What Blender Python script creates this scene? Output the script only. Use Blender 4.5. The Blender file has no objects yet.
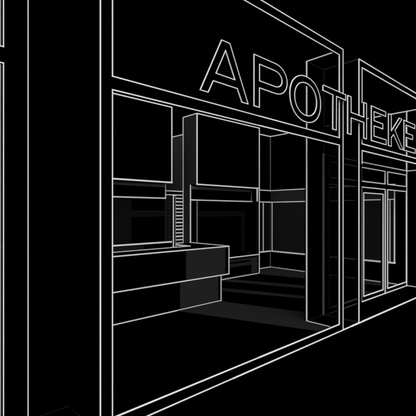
import bpy, math
from mathutils import Vector

scene = bpy.context.scene
col = scene.collection
R = math.radians

# ------------------------------------------------------------------ materials
def paint(name, value, grain=0.06, scale=60.0, rough=0.9):
    """matt paint: a neutral base colour with a fine procedural grain"""
    m = bpy.data.materials.new(name)
    m.use_nodes = True
    nt = m.node_tree
    b = nt.nodes['Principled BSDF']
    b.inputs['Roughness'].default_value = rough
    b.inputs['Specular IOR Level'].default_value = 0.0
    n = nt.nodes.new('ShaderNodeTexNoise')
    n.inputs['Scale'].default_value = scale
    tc = nt.nodes.new('ShaderNodeTexCoord')
    nt.links.new(tc.outputs['Object'], n.inputs['Vector'])
    r = nt.nodes.new('ShaderNodeMapRange')
    r.inputs['To Min'].default_value = value * (1 - grain)
    r.inputs['To Max'].default_value = value * (1 + grain)
    nt.links.new(n.outputs['Fac'], r.inputs['Value'])
    nt.links.new(r.outputs['Result'], b.inputs['Base Color'])
    return m

def glass(name, t):
    m = bpy.data.materials.new(name)
    m.use_nodes = True
    nt = m.node_tree
    nt.nodes.remove(nt.nodes['Principled BSDF'])
    g = nt.nodes.new('ShaderNodeBsdfTransparent')
    g.inputs['Color'].default_value = (t, t, t, 1)
    nt.links.new(g.outputs[0], nt.nodes['Material Output'].inputs['Surface'])
    return m

BLACK = paint('matt_black', 0.0002)
GROUND = paint('black_asphalt', 0.0002, 0.5, 12)
WHITE = paint('white_edge_paint', 0.82, 0.03)
GREY = paint('charcoal_and_lit_grey', 0.0175, 0.03)  # panel colour; also paints the light on counter front and cabinet flank
DUSK = paint('dark_charcoal_laminate', 0.0098, 0.03)
DIM = paint('near_black_laminate', 0.0048, 0.03)
PASSAGE = paint('grey_partition_paint', 0.040, 0.05)
SEAM = paint('grey_sealant', 0.014, 0.1)
STRIP = paint('mid_grey_laminate', 0.125, 0.03)
SOFT = paint('grey_edge_paint', 0.20, 0.03)
FLOORSUN = paint('floor_sun_patch', 0.0165, 0.05)  # sunlight on the floor, painted as grey
GLASS = glass('clear_glass', 0.99)
SMOKE = glass('smoked_glass', 0.80)
DEEPSMOKE = glass('deep_smoked_glass', 0.23)

# ------------------------------------------------------------------ mesh builder
class MB:
    count = 0
    def __init__(self, body=BLACK):
        self.v = []; self.f = []; self.mi = []; self.mats = [body]
    def slot(self, m):
        if m not in self.mats: self.mats.append(m)
        return self.mats.index(m)
    def box(self, x0, x1, y0, y1, z0, z1, m=None):
        b = len(self.v)
        for z in (z0, z1):
            self.v += [(x0, y0, z), (x1, y0, z), (x1, y1, z), (x0, y1, z)]
        s = 0 if m is None else self.slot(m)
        for q in ((3, 2, 1, 0), (4, 5, 6, 7), (0, 1, 5, 4), (1, 2, 6, 5), (2, 3, 7, 6), (3, 0, 4, 7)):
            self.f.append([b + i for i in q]); self.mi.append(s)
        return self
    def bead(self, p, q, t, m=WHITE):
        """square edge bead of thickness t from p to q"""
        MB.count += 1
        t = t * (.85 + 0.011 * (MB.count % 7))      # never two flush faces where beads meet
        p = Vector(p); q = Vector(q); d = (q - p).normalized()
        p = p - d * t * .5; q = q + d * t * .5
        a = Vector((0, 1, 0)) if abs(d.y) < .9 else Vector((1, 0, 0))
        u = (a - d * a.dot(d)).normalized(); w = d.cross(u)
        b = len(self.v)
        for c in (p, q):
            for i, j in ((-1, -1), (1, -1), (1, 1), (-1, 1)):
                self.v.append(tuple(c + u * i * t * .5 + w * j * t * .5))
        s = self.slot(m)
        for k in ((3, 2, 1, 0), (4, 5, 6, 7), (0, 1, 5, 4), (1, 2, 6, 5), (2, 3, 7, 6), (3, 0, 4, 7)):
            self.f.append([b + i for i in k]); self.mi.append(s)
        return self
    def path(self, pts, t, m=WHITE, closed=True):
        n = len(pts)
        for i in range(n if closed else n - 1):
            self.bead(pts[i], pts[(i + 1) % n], t, m)
        return self
    def rect(self, x0, x1, y, z0, z1, t, m=WHITE, sides='lrtb'):
        if 'l' in sides: self.bead((x0, y, z0), (x0, y, z1), t, m)
        if 'r' in sides: self.bead((x1, y, z0), (x1, y, z1), t, m)
        if 't' in sides: self.bead((x0, y, z1), (x1, y, z1), t, m)
        if 'b' in sides: self.bead((x0, y, z0), (x1, y, z0), t, m)
        return self
    def poly(self, pts, z, h, m):
        b = len(self.v); n = len(pts); s = self.slot(m)
        self.v += [(x, y, z) for x, y in pts] + [(x, y, z + h) for x, y in pts]
        self.f.append([b + n + i for i in range(n)]); self.mi.append(s)
        self.f.append([b + i for i in reversed(range(n))]); self.mi.append(s)
        for i in range(n):
            j = (i + 1) % n
            self.f.append([b + i, b + j, b + n + j, b + n + i]); self.mi.append(s)
        return self
    def build(self, name, parent=None):
        root = parent
        while root is not None and root.parent is not None: root = root.parent
        off = Vector(root.location) if root is not None else Vector((0, 0, 0))
        me = bpy.data.meshes.new(name)
        me.from_pydata([tuple(Vector(p) - off) for p in self.v], [], self.f)
        for m in self.mats: me.materials.append(m)
        me.polygons.foreach_set('material_index', self.mi)
        me.update()
        o = bpy.data.objects.new(name, me)
        col.objects.link(o)
        if parent is not None: o.parent = parent
        return o

def tag(o, label=None, cat=None, group=None, kind=None):
    if label: o['label'] = label
    if cat: o['category'] = cat
    if group: o['group'] = group
    if kind: o['kind'] = kind
    return o

def thing(name, loc, label, cat, group=None):
    o = bpy.data.objects.new(name, None)
    o.empty_display_size = .2
    o.location = loc
    col.objects.link(o)
    return tag(o, label, cat, group)

# ------------------------------------------------------------------ dimensions (metres)
FY = 2.466            # plane of the shopfront
BY = 3.02             # back of the front boxes
TOP, INTOP = 3.792, 3.692
SB, LB, SILL = 2.586, 2.488, 0.097   # sign opening bottom, lintel bottom, sill top
UY, WY = 6.20, 6.677  # front of the wall units, back wall
RX, RZ = 8.60, 3.765  # right wall and its top

# ------------------------------------------------------------------ the setting
g = MB(GROUND); g.box(-400, 400, -400, 400, -.5, -.012)
tag(g.build('ground'), 'black pavement and ground running up to the shopfront', kind='structure')

k = MB(BLACK); k.box(-2.9, 8.9, FY + .004, FY + .03, -.012, -.002)
k.bead((-2.9, FY, 0), (2.6, FY, 0), .0095); k.bead((2.6, FY, 0), (5.0, FY, 0), .0125); k.bead((5.0, FY, 0), (8.9, FY, 0), .0165)
tag(k.build('kerb'), 'thin white edge line where the shopfront meets the pavement', kind='structure')

fl = MB(BLACK); fl.box(-3.2, 8.75, FY + .04, 8.2, -.011, 0)
fl.poly([(3.70, 4.76), (4.50, 2.55), (4.735, 2.55), (4.735, 3.05), (5.22, 3.05), (4.66, 4.76)], .001, .003, FLOORSUN)  # slanting sun patches, painted as thin grey sheets on the floor
fl.poly([(5.15, 5.65), (6.22, 3.19), (6.41, 3.19), (5.40, 5.80)], .001, .003, FLOORSUN)
fl.poly([(6.02, 6.18), (7.19, 3.19), (7.50, 3.19), (6.35, 6.15)], .001, .003, FLOORSUN)
fl.poly([(7.45, 6.12), (8.20, 3.30), (8.585, 3.30), (8.585, 6.65), (7.53, 6.65)], .001, .003, FLOORSUN)
tag(fl.build('shop_floor'), 'black shop floor crossed by slanting sun patches painted charcoal', kind='structure')

# added tall black wall that hides the sky behind the roofless shop
tb = MB(BLACK); tb.box(-60, 90, 8.4, 9.2, -.012, 24)
tag(tb.build('sky_blocker_wall'), 'tall plain black wall added to hide the sky behind and above the shop', 'wall')

# ------------------------------------------------------------------ shopfront bays
def bay(x0, label, tl, tm, tr, sill, wing_right, wing_left, rw=0.10):
    x1 = x0 + 3.522
    a, b = x0 + .094, x1 - rw
    r = thing('shopfront_bay', ((x0 + x1) / 2, FY, 0), label, 'shopfront', 'shopfront bays in a row')
    y0, y1 = FY, FY + .03
    zl = SILL if sill else 0.0
    p = MB().box(x0, a, y0, y1, 0, TOP)
    p.bead((x0, y0, 0), (x0, y0, TOP), tl)
    p.bead((a, y0, SB), (a, y0, INTOP), tl); p.bead((a, y0, zl if sill else 2.30), (a, y0, LB), tl)
    p.build('post', r)
    p = MB().box(b, x1, y0, y1, 0, TOP)
    p.bead((x1, y0, 0), (x1, y0, TOP), tr)
    p.bead((b, y0, SB), (b, y0, INTOP), tr); p.bead((b, y0, zl), (b, y0, LB), tr)
    p.build('post', r)
    m0 = (a + b) / 2
    def rail(q, z, xa, xb):
        q.bead((xa, y0, z), (m0, y0, z), (tl + tm) / 2 * 1.05); q.bead((m0, y0, z), (xb, y0, z), (tm + tr) / 2 * 1.05)
    q = MB().box(a, b, y0 + .001, y1 - .001, INTOP, TOP - .001)
    rail(q, TOP, x0, x1); rail(q, INTOP, a, b); q.build('head_rail', r)
    q = MB().box(a, b, y0 + .001, y1 - .001, LB, SB)
    rail(q, SB, a, b); rail(q, LB, a, b); q.build('lintel', r)
    if sill:
        q = MB().box(a, b, y0 + .001, y1 - .001, 0, SILL)
        rail(q, SILL, a, b); q.build('sill', r)
    q = MB(GLASS).box(a - .002, b + .002, y0 + .012, y0 + .018, SB - .002, INTOP + .002); q.build('sign_glass', r)
    wing_left(r, x0); wing_right(r, x1)
    return r

def wing(mat, t, backmat=WHITE, thick=.012, side=-1, lines=True):
    def make(r, x):
        q = MB(mat)
        xa, xb = (x - thick, x) if side < 0 else (x, x + thick)
        q.box(xa, xb, FY + .032, BY, .001, TOP - .004)
        if lines:
            xe = x - thick if side < 0 else x
            q.bead((xe, BY, 0), (xe, BY, TOP), t, backmat)
            q.bead((xe, FY + .035, TOP), (xe, BY, TOP), t, backmat)
            q.bead((xe, FY + .035, .004), (xe, BY, .004), t, backmat)
        q.build('side_panel', r)
    return make

bay(-2.775, 'leftmost black shopfront bay, only its right post and window edge in view',
    .008, .008, .0052, True, wing(BLACK, .006, thick=.019), wing(BLACK, .006, side=1), rw=.138)
bay(1.231, 'wide middle black shopfront bay with open window under the sign, white outlined',
    .0078, .0098, .0118, True, wing(SMOKE, .0145), wing(BLACK, .006, SEAM, side=1, lines=False))
def wing_entrance(r, x):
    q = MB(BLACK).box(RX + .002, x, FY + .032, BY, .001, TOP - .004)
    q.bead((RX, FY + .035, RZ), (RX, BY, RZ), .02); q.bead((RX, FY + .035, .004), (RX, BY, .004), .018)
    q.bead((RX, FY + .035, 2.478), (RX, BY, 2.478), .018)
    q.build('side_panel', r)
b2 = bay(5.223, 'right-hand black shopfront bay with the recessed glass entrance door',
    .0125, .0165, .019, False, wing_entrance, wing(DEEPSMOKE, .03, SEAM, side=1), rw=.094)

# black panels closing the slots between the bays
def recess(x0, x1, t, label):
    q = MB(BLACK).box(x0 - .011, x1 + .011, BY + .002, BY + .03, 0, TOP)
    q.bead((x0 + .01, BY, 0), (x0 + .01, BY, TOP), t, SEAM); q.box(x1 - .045, x1, BY - .012, BY + .002, .01, 2.5, STRIP)
    q.bead((x0, BY, TOP), (x1, BY, TOP), t, SEAM); q.bead((x0, BY, .006), (x1, BY, .006), t, SEAM)
    tag(q.build('recess_panel'), label, 'wall panel', 'recessed panels between the bays')
def recess_plain(x0, x1, label):
    q = MB(BLACK).box(x0 - .011, x1 + .011, BY + .002, BY + .03, 0, TOP)
    q.bead((x0, BY, .006), (x1, BY, .006), .008, SEAM); q.bead((x1, FY, .006), (x1, BY, .006), .008, SEAM)
    tag(q.build('recess_panel'), label, 'wall panel', 'recessed panels between the bays')
recess_plain(.747, 1.231, 'plain black recessed panel left of the wide window bay')
recess(4.753, 5.223, .014, 'black recessed panel with grey seams under the letter H')

# ------------------------------------------------------------------ sign letters
CB, CT = 2.657, 3.171
def ellipse(cx, cz, a, b, n=40, e=2.12):
    pts = []
    for i in range(n):
        t = 2 * math.pi * i / n
        c, s = math.cos(t), math.sin(t)
        pts.append((cx + a * math.copysign(abs(c) ** (2 / e), c), cz + b * math.copysign(abs(s) ** (2 / e), s)))
    return pts
def bowl(x0, z0, z1, x1, n=14):
    """right-hand bowl of the P: from (x0,z0) round to (x0,z1), reaching x1"""
    cz, h = (z0 + z1) / 2, (z1 - z0) / 2
    return [(x0 + (x1 - x0) * math.cos(t) ** .95 if math.cos(t) > 1e-6 else x0, cz + h * math.sin(t))
            for t in [-math.pi / 2 + math.pi * i / n for i in range(n + 1)]]

def letter(outlines, label, t):
    cu = bpy.data.curves.new('letter_outline', 'CURVE')
    cu.dimensions = '2D'; cu.fill_mode = 'BOTH'; cu.extrude = .020
    for pts in outlines:
        sp = cu.splines.new('POLY'); sp.points.add(len(pts) - 1)
        for i, (x, z) in enumerate(pts): sp.points[i].co = (x, z, 0, 1)
        sp.use_cyclic_u = True
    tmp = bpy.data.objects.new('letter_outline', cu); col.objects.link(tmp)
    me0 = bpy.data.meshes.new_from_object(tmp.evaluated_get(bpy.context.evaluated_depsgraph_get()))
    bpy.data.objects.remove(tmp); bpy.data.curves.remove(cu)
    yc = 2.442
    q = MB(BLACK)
    q.v = [(v.co.x, yc - v.co.z, v.co.y) for v in me0.vertices]
    q.f = [list(p.vertices) for p in me0.polygons]
    q.mi = [0] * len(q.f)
    bpy.data.meshes.remove(me0)
    for pts in outlines:
        q.path([(x, 2.422, z) for x, z in pts], t * .88)
    tag(q.build('sign_letter'), label, 'sign letter', 'letters of the APOTHEKE sign')

letter([[(2.139, CB), (2.400, CT), (2.508, CT), (2.765, CB), (2.676, CB), (2.610, 2.773), (2.294, 2.773), (2.231, CB)],
        [(2.451, 3.090), (2.327, 2.849), (2.578, 2.849)]], 'white outlined capital letter A, first letter of the sign', .0090)
letter([[(2.855, CB), (2.938, CB), (2.938, 2.854)] + bowl(3.20, 2.854, CT, 3.414)[0:] + [(2.855, CT)],
        [(2.940, 2.926)] + bowl(3.19, 2.926, 3.094, 3.322) + [(2.940, 3.094)]],
       'white outlined capital letter P standing between the A and the O', .0097)
letter([ellipse(3.786, 2.912, .321, .265), ellipse(3.787, 2.912, .231, .189)],
       'white outlined round letter O between the P and the T', .0106)
letter([[(4.162, CT - .004), (4.738, CT - .004), (4.738, 3.094), (4.494, 3.094), (4.490, CB), (4.400, CB), (4.404, 3.094), (4.162, 3.10)]],
       'white outlined capital letter T crossing the right post of the wide bay', .0118)
letter([[(4.797, CT), (4.893, CT), (4.893, 2.959), (5.280, 2.959), (5.280, CT), (5.366, CT), (5.366, CB), (5.280, CB), (5.280, 2.884), (4.893, 2.884), (4.893, CB), (4.797, CB)]],
       'white outlined capital letter H bridging the dark slot between two bays', .0128)
def E(x):
    return [[(x, CT), (x + .515, CT), (x + .515, 3.102), (x + .089, 3.102), (x + .089, 2.966), (x + .405, 2.966), (x + .405, 2.888),
             (x + .089, 2.888), (x + .089, 2.734), (x + .532, 2.734), (x + .532, CB), (x, CB)]]
letter(E(5.528), 'white outlined capital letter E between the H and the K', .0128)
letter([[(6.152, CT - .005), (6.263, CT - .005), (6.263, 2.906), (6.597, CT), (6.712, CT), (6.411, 2.939), (6.756, CB), (6.632, CB),
         (6.352, 2.860), (6.263, 2.800), (6.263, CB), (6.152, CB)]], 'white outlined capital letter K between the two letters E', .0118)
letter(E(6.806), 'white outlined capital letter E, last letter at the right-hand end', .0138)

# ------------------------------------------------------------------ glazed entrance, recessed in the right-hand bay
EY = 3.0
ge = thing('glazed_entrance', (6.95, EY, 0), 'recessed glass entrance screen with door and row of transom lights', 'entrance')
T = .0165
xs = [(5.34, 6.33), (6.447, 7.458), (7.578, 8.570)]
q = MB()
q.box(5.24, RX - .012, EY + .004, EY + .05, 2.385, 2.478)                       # header
q.bead((5.24, EY, 2.478), (RX - .01, EY, 2.478), T)
q.box(5.24, RX - .012, EY + .004, EY + .05, 2.037, 2.140)                       # transom bar
for x0, x1 in ((5.24, 5.34), (6.33, 6.447), (7.458, 7.578), (8.570, RX - .012)):
    q.box(x0, x1, EY + .005, EY + .049, 0, 2.47)
q.bead((7.486, EY, .004), (7.486, EY, 2.03), T * .7, SOFT)
q.bead((5.24, EY, .006), (RX - .01, EY, .006), T)
q.bead((RX - .012, EY, 0), (RX - .012, EY, RZ), T * 1.1)
q.build('screen_frame', ge)
for x0, x1 in xs:
    w = MB(); w.rect(x0, x1, EY, 2.140, 2.385, T)
    w = w.build('transom_window', ge)
    p = MB(GLASS).box(x0, x1, EY + .02, EY + .026, 2.14, 2.385); p.build('glass_pane', w)
d = MB()
x0, x1 = xs[1]
for a, b, c, e in ((x0 + .004, 6.531, .012, 2.03), (7.365, x1 - .004, .012, 2.03), (6.531, 7.365, .012, .09), (6.531, 7.365, 1.94, 2.03)):
    d.box(a, b, EY + .003, EY + .045, c, e)
d.rect(x0, x1, EY - .002, .006, 2.035, T, sides='lrt'); d.rect(6.531, 7.365, EY - .001, .092, 1.938, T)
d = d.build('glass_door', ge)
MB(GLASS).box(6.531, 7.365, EY + .02, EY + .026, .09, 1.94).build('glass_pane', d)
for (x0, x1), lab in ((xs[2], None), (xs[0], None)):
    s = MB(); s.rect(x0, x1, EY, .088, 2.033, T)
    s.box(x0, x1, EY + .004, EY + .045, .002, .088)
    s = s.build('side_light', ge)
    MB(GLASS).box(x0, x1, EY + .02, EY + .026, .088, 2.033).build('glass_pane', s)

# ------------------------------------------------------------------ room walls
rw = thing('side_wall', (RX, 4.9, 0), 'far right interior wall with charcoal band and dark cladding panel', 'wall')
q = MB().box(RX + .004, RX + .14, BY + .01, WY + .13, 0, RZ)
q.bead((RX, WY, 0), (RX, WY, RZ), .014, SOFT)
q.bead((RX, BY + .02, .006), (RX, WY, .006), .021); q.bead((RX, BY + .02, RZ), (RX, WY, RZ), .022)
q.build('wall_surface', rw)
PF = 3.25
q = MB(GREY).box(RX - .012, RX + .002, PF, WY - .02, 1.872, 2.204)
q.bead((RX - .012, PF, 2.204), (RX - .012, WY - .02, 2.204), .023); q.bead((RX - .012, PF, 1.872), (RX - .012, WY - .02, 1.872), .024)
q.bead((RX - .012, PF, 1.88), (RX - .012, PF, 2.2), .019)
q.build('upper_band', rw)
q = MB(DUSK).box(RX - .014, RX + .002, PF, WY - .075, .470, 1.858)
q.bead((RX - .014, PF, .470), (RX - .014, WY - .075, .470), .036)
q.bead((RX - .014, PF, .47), (RX - .014, PF, 1.86), .022); q.bead((RX - .014, PF + .095, .47), (RX - .014, PF + .095, 1.86), .016)
q.bead((RX - .014, WY - .075, .47), (RX - .014, WY - .075, 1.86), .020)
q.build('cladding_panel', rw)

bw = thing('back_wall', (3.0, WY, 0), 'black rear wall of the shop behind the cabinets, open at the passage', 'wall')
q = MB()
q.box(-3.2, 4.687, WY + .004, WY + .12, 0, RZ); q.box(5.383, RX + .002, WY + .004, WY + .12, 0, RZ)
q.bead((7.53, WY, RZ), (RX, WY, RZ), .022); q.bead((7.53, WY, .008), (RX, WY, .008), .021)
q.build('wall_surface', bw)
q = MB().box(7.53, RX - .016, WY - .02, WY + .002, 1.872, 2.204)
q.bead((7.53, WY - .02, 2.204), (RX - .02, WY - .02, 2.204), .023); q.bead((7.53, WY - .02, 1.872), (RX - .02, WY - .02, 1.872), .024)
q.build('upper_band', bw)
q = MB(DIM).box(8.255, RX - .018, WY - .014, WY + .002, .47, 1.858)
q.bead((8.255, WY - .014, .47), (8.255, WY - .014, 1.86), .02); q.bead((7.53, WY - .014, .47), (RX - .02, WY - .014, .47), .034)
q.build('cladding_panel', bw)

pw = MB(PASSAGE).box(5.383, 5.48, WY + .125, 8.2, 0, 3.371)
pw.box(5.376, 5.3825, WY + .001, WY + .1255, .001, 3.370)
pw.bead((5.380, WY + .01, 3.371), (5.380, 8.2, 3.371), .026)
tag(pw.build('passage_wall'), 'charcoal partition seen in the narrow passage between the two wall units', 'wall')
pw = MB(BLACK).box(4.55, 4.687, WY + .125, 8.2, 0, 3.371); pw.box(4.55, 5.48, 8.21, 8.3, 0, 3.371)
tag(pw.build('passage_wall'), 'black walling at the left and far end of the narrow passage', 'wall')

# slatted rack across the passage
sr = thing('slatted_rack', (5.03, 6.70, 0), 'tall white slatted rack standing in the passage between the wall units', 'rack')
q = MB(); q.box(4.72, 5.372, 6.695, 6.72, 1.98, 2.06)
q.bead((4.72, 6.69, 2.064), (5.372, 6.69, 2.064), .022); q.bead((4.72, 6.69, 1.978), (5.372, 6.69, 1.978), .022)
q.build('top_rail', sr)
q = MB(); q.box(4.715, 4.735, 6.69, 6.72, 0, 1.97); q.box(5.36, 5.378, 6.69, 6.72, 0, 1.97); q.build('upright', sr)
for i in range(22):
    z = 1.903 - i * .0785
    q = MB(SEAM).box(4.735, 5.085, 6.694, 6.712, z - .011, z + .011)
    q.bead((5.085, 6.69, z), (5.372, 6.69, z), .027 if i % 2 else .022)
    q.build('slat', sr)

# ------------------------------------------------------------------ wall units
ua = thing('wall_unit', (3.4, WY, 0), 'left black wall unit with tall upper cabinet above a dark niche', 'wall unit', 'wall units behind the counter')
x0, x1 = 1.9, 4.687
q = MB().box(x0, x1, UY, WY - .004, 2.205, 3.768)
q.rect(x0, x1, UY, 2.205, 3.768, .020, sides='rt'); q.bead((x0, UY, 2.205), (x1, UY, 2.205), .030)
q.build('upper_cabinet', ua)
q = MB().box(x0, x1, 6.42, WY - .005, 1.885, 2.203)
q.bead((x0, 6.42, 1.885), (x1, 6.42, 1.885), .024); q.bead((x1, 6.42, 1.89), (x1, 6.42, 2.19), .018)
f = q.build('fascia', ua)
MB(STRIP).box(x0, x1 - .02, 6.414, 6.42, 2.118, 2.190).build('light_strip', f)
q = MB().box(x0, x1, 6.43, WY - .006, .97, 1.884)
q.box(x0, 3.865, 6.426, 6.43, .985, 1.872, DIM)
q.box(3.865, x1 - .02, 6.427, 6.43, 1.497, 1.612, DIM)
q.bead((x1, 6.43, .98), (x1, 6.43, 1.87), .02, SEAM); q.bead((3.865, 6.428, 1.612), (x1, 6.428, 1.612), .012, SEAM)
q.build('niche_panel', ua)
q = MB().box(x0, x1, UY, WY - .007, 0, .975); q.bead((x0, UY, .975), (x1, UY, .975), .026)
q.box(x0, 4.0, UY - .004, UY, .62, .955, DUSK)
q.build('base_cabinet', ua)

ub = thing('wall_unit', (6.45, WY, 0), 'right wall unit beside the passage, lit flank painted charcoal, low base cabinet', 'wall unit', 'wall units behind the counter')
x0, x1 = 5.383, 7.518
q = MB().box(x0, x1, UY, WY - .004, 2.204, 3.765)
q.box(x0 - .005, x0, UY + .004, WY - .004, 2.206, 3.763, GREY)  # flank catches more light; that shading is put into the grey
q.rect(x0, x1, UY, 2.204, 3.765, .020, sides='lrt'); q.bead((x0, UY, 2.204), (x1, UY, 2.204), .028)
q.bead((x0 - .003, UY, 3.765), (x0 - .003, WY - .01, 3.765), .021); q.bead((x0 - .003, WY, .5), (x0 - .003, WY, 3.765), .020)
q.build('upper_cabinet', ub)
q = MB().box(x0 + .002, 7.498, 6.42, WY - .005, 1.866, 2.203)
q.bead((x0, 6.42, 1.866), (7.498, 6.42, 1.866), .025); q.bead((x0 - .003, 6.42, 1.87), (x0 - .003, 6.42, 2.2), .018)
q.bead((7.46, 6.418, 1.87), (7.46, 6.418, 2.19), .020, SOFT)
f = q.build('fascia', ub)
MB(STRIP).box(x0 + .03, 7.40, 6.414, 6.42, 2.112, 2.186).build('light_strip', f)
q = MB().box(x0, x0 + .19, 6.42, WY - .006, .496, 1.865)
q.box(x0 - .005, x0, 6.424, WY - .006, .5, 2.204, GREY)  # same lighter shading of the flank, painted lower down
q.bead((x0 - .003, 6.42, .5), (x0 - .003, 6.42, 1.866), .018); q.bead((x0 + .19, 6.42, .5), (x0 + .19, 6.42, 1.86), .024, SOFT)
q.build('side_panel', ub)
q = MB().box(7.500, x1, UY + .002, WY - .007, .002, 2.203)
q.bead((x1, UY, 0), (x1, UY, 2.2), .021)
q.box(7.405, 7.45, UY + .002, UY + .04, .496, 2.203)
q.bead((7.43, UY, 1.88), (7.43, UY, 2.2), .030); q.bead((7.43, UY, .5), (7.43, UY, 1.87), .014, SEAM)
q.build('end_panel', ub)
q = MB().box(5.575, 7.499, WY - .02, WY - .005, .496, 1.865)
q.box(5.58, 7.44, WY - .026, WY - .02, 1.478, 1.604, DIM); q.box(7.325, 7.44, WY - .025, WY - .02, .55, 1.478, DIM)
q.bead((5.58, WY - .024, 1.604), (7.44, WY - .024, 1.604), .012, SEAM); q.bead((7.44, WY - .024, .55), (7.44, WY - .024, 1.6), .012, SEAM)
q.build('niche_panel', ub)
q = MB().box(x0 + .001, 7.498, UY, WY - .006, 0, .495)
q.box(6.2, 7.44, UY - .004, UY, .03, .44, GREY); q.box(6.2, 7.20, UY - .008, UY - .004, .05, .26, BLACK); q.box(6.2, 7.15, UY - .007, UY - .004, .345, .385, BLACK)
q.bead((x0, UY, .495), (x1, UY, .495), .021); q.bead((x0, UY, .006), (x1, UY, .006), .021)
q.build('base_cabinet', ub)

# ------------------------------------------------------------------ counter
CY = 4.75
sc_ = thing('service_counter', (3.6, CY, 0), 'long L-shaped black service counter with overhanging top and lit part of its front painted charcoal', 'counter')
q = MB().box(1.6, 4.895, CY, 5.225, .463, .968); q.box(4.365, 4.894, 5.225, 5.86, .463, .967)
q.bead((1.6, CY, .968), (4.895, CY, .968), .017); q.bead((1.6, CY, .463), (4.895, CY, .463), .017)
q.bead((4.895, CY, .463), (4.895, CY, .968), .0155); q.bead((4.895, CY, .968), (4.895, 5.86, .968), .019)
q.bead((1.6, 5.225, .968), (4.365, 5.225, .968), .016); q.bead((4.365, 5.225, .968), (4.365, 5.70, .968), .022)
f = q.build('countertop', sc_)
p = MB(GREY).box(3.885, 4.80, CY - .006, CY, .478, .955).build('lit_front', f)  # lit part of the counter front, painted as a grey sheet
q = MB().box(1.7, 4.698, CY + .006, 5.2, 0, .462)
q.bead((1.7, CY + .006, .006), (4.698, CY + .006, .006), .0165); q.bead((4.698, CY + .006, 0), (4.698, CY + .006, .455), .0155)
f = q.build('base', sc_)
MB(GREY).box(3.765, 4.625, CY, CY + .006, .02, .450).build('lit_front', f)  # lit part of the base, its light put into the grey

dp = thing('display_post', (3.968, 5.19, .976), 'slim white upright post standing on the back edge of the counter', 'post')
q = MB(); q.box(3.945, 3.99, 5.17, 5.21, .978, 1.885)
q.bead((3.945, 5.17, .98), (3.945, 5.17, 1.885), .013); q.bead((3.99, 5.17, .98), (3.99, 5.17, 1.885), .010, SOFT)
q.bead((3.945, 5.17, 1.885), (3.99, 5.17, 1.885), .014)
q.build('pole', dp)
q = MB(WHITE).box(3.93, 4.03, 5.15, 5.222, .976, .984); q.build('foot_plate', dp)

# ------------------------------------------------------------------ light: overcast daylight, brightest behind the viewer
EL = R(42)
az = math.atan2(-.62, -.785)                 # where the sun stands, clockwise from +Y
to_sun = Vector((math.sin(az) * math.cos(EL), math.cos(az) * math.cos(EL), math.sin(EL)))
w = bpy.data.worlds.new('World'); scene.world = w; w.use_nodes = True
nt = w.node_tree; bg = nt.nodes['Background']
sky = nt.nodes.new('ShaderNodeTexSky'); sky.sky_type = 'NISHITA'; sky.sun_disc = False
sky.sun_elevation = EL; sky.sun_rotation = az % (2 * math.pi)
nt.links.new(sky.outputs[0], bg.inputs['Color']); bg.inputs['Strength'].default_value = .15
L = bpy.data.lights.new('sun', 'SUN'); L.energy = 1.5; L.angle = R(75); L.color = (1, .91, .75)
so = bpy.data.objects.new('sun', L); so.rotation_euler = (-to_sun).to_track_quat('-Z', 'Y').to_euler()
so.location = (-4, -6, 9); col.objects.link(so)

# ------------------------------------------------------------------ camera
cam = bpy.data.cameras.new('camera'); co = bpy.data.objects.new('camera', cam); col.objects.link(co)
cam.lens = 32.214; cam.sensor_width = 36; cam.shift_y = 3.7 / 416
cam.clip_start = .05; cam.clip_end = 1500
co.location = (0, 0, 1.6)
co.rotation_euler = Vector((.67762, .73541, 0)).to_track_quat('-Z', 'Y').to_euler()
scene.camera = co

vs = scene.view_settings
vs.view_transform = 'Standard'; vs.look = 'None'; vs.exposure = 0.6; vs.gamma = 1; vs.use_curve_mapping = False
scene.render.engine = 'CYCLES'
scene.cycles.use_denoising = True
scene.cycles.denoiser = 'OPENIMAGEDENOISE'
scene.cycles.pixel_filter_type = 'BLACKMAN_HARRIS'
scene.cycles.filter_width = 2.4
scene.cycles.transparent_max_bounces = 16
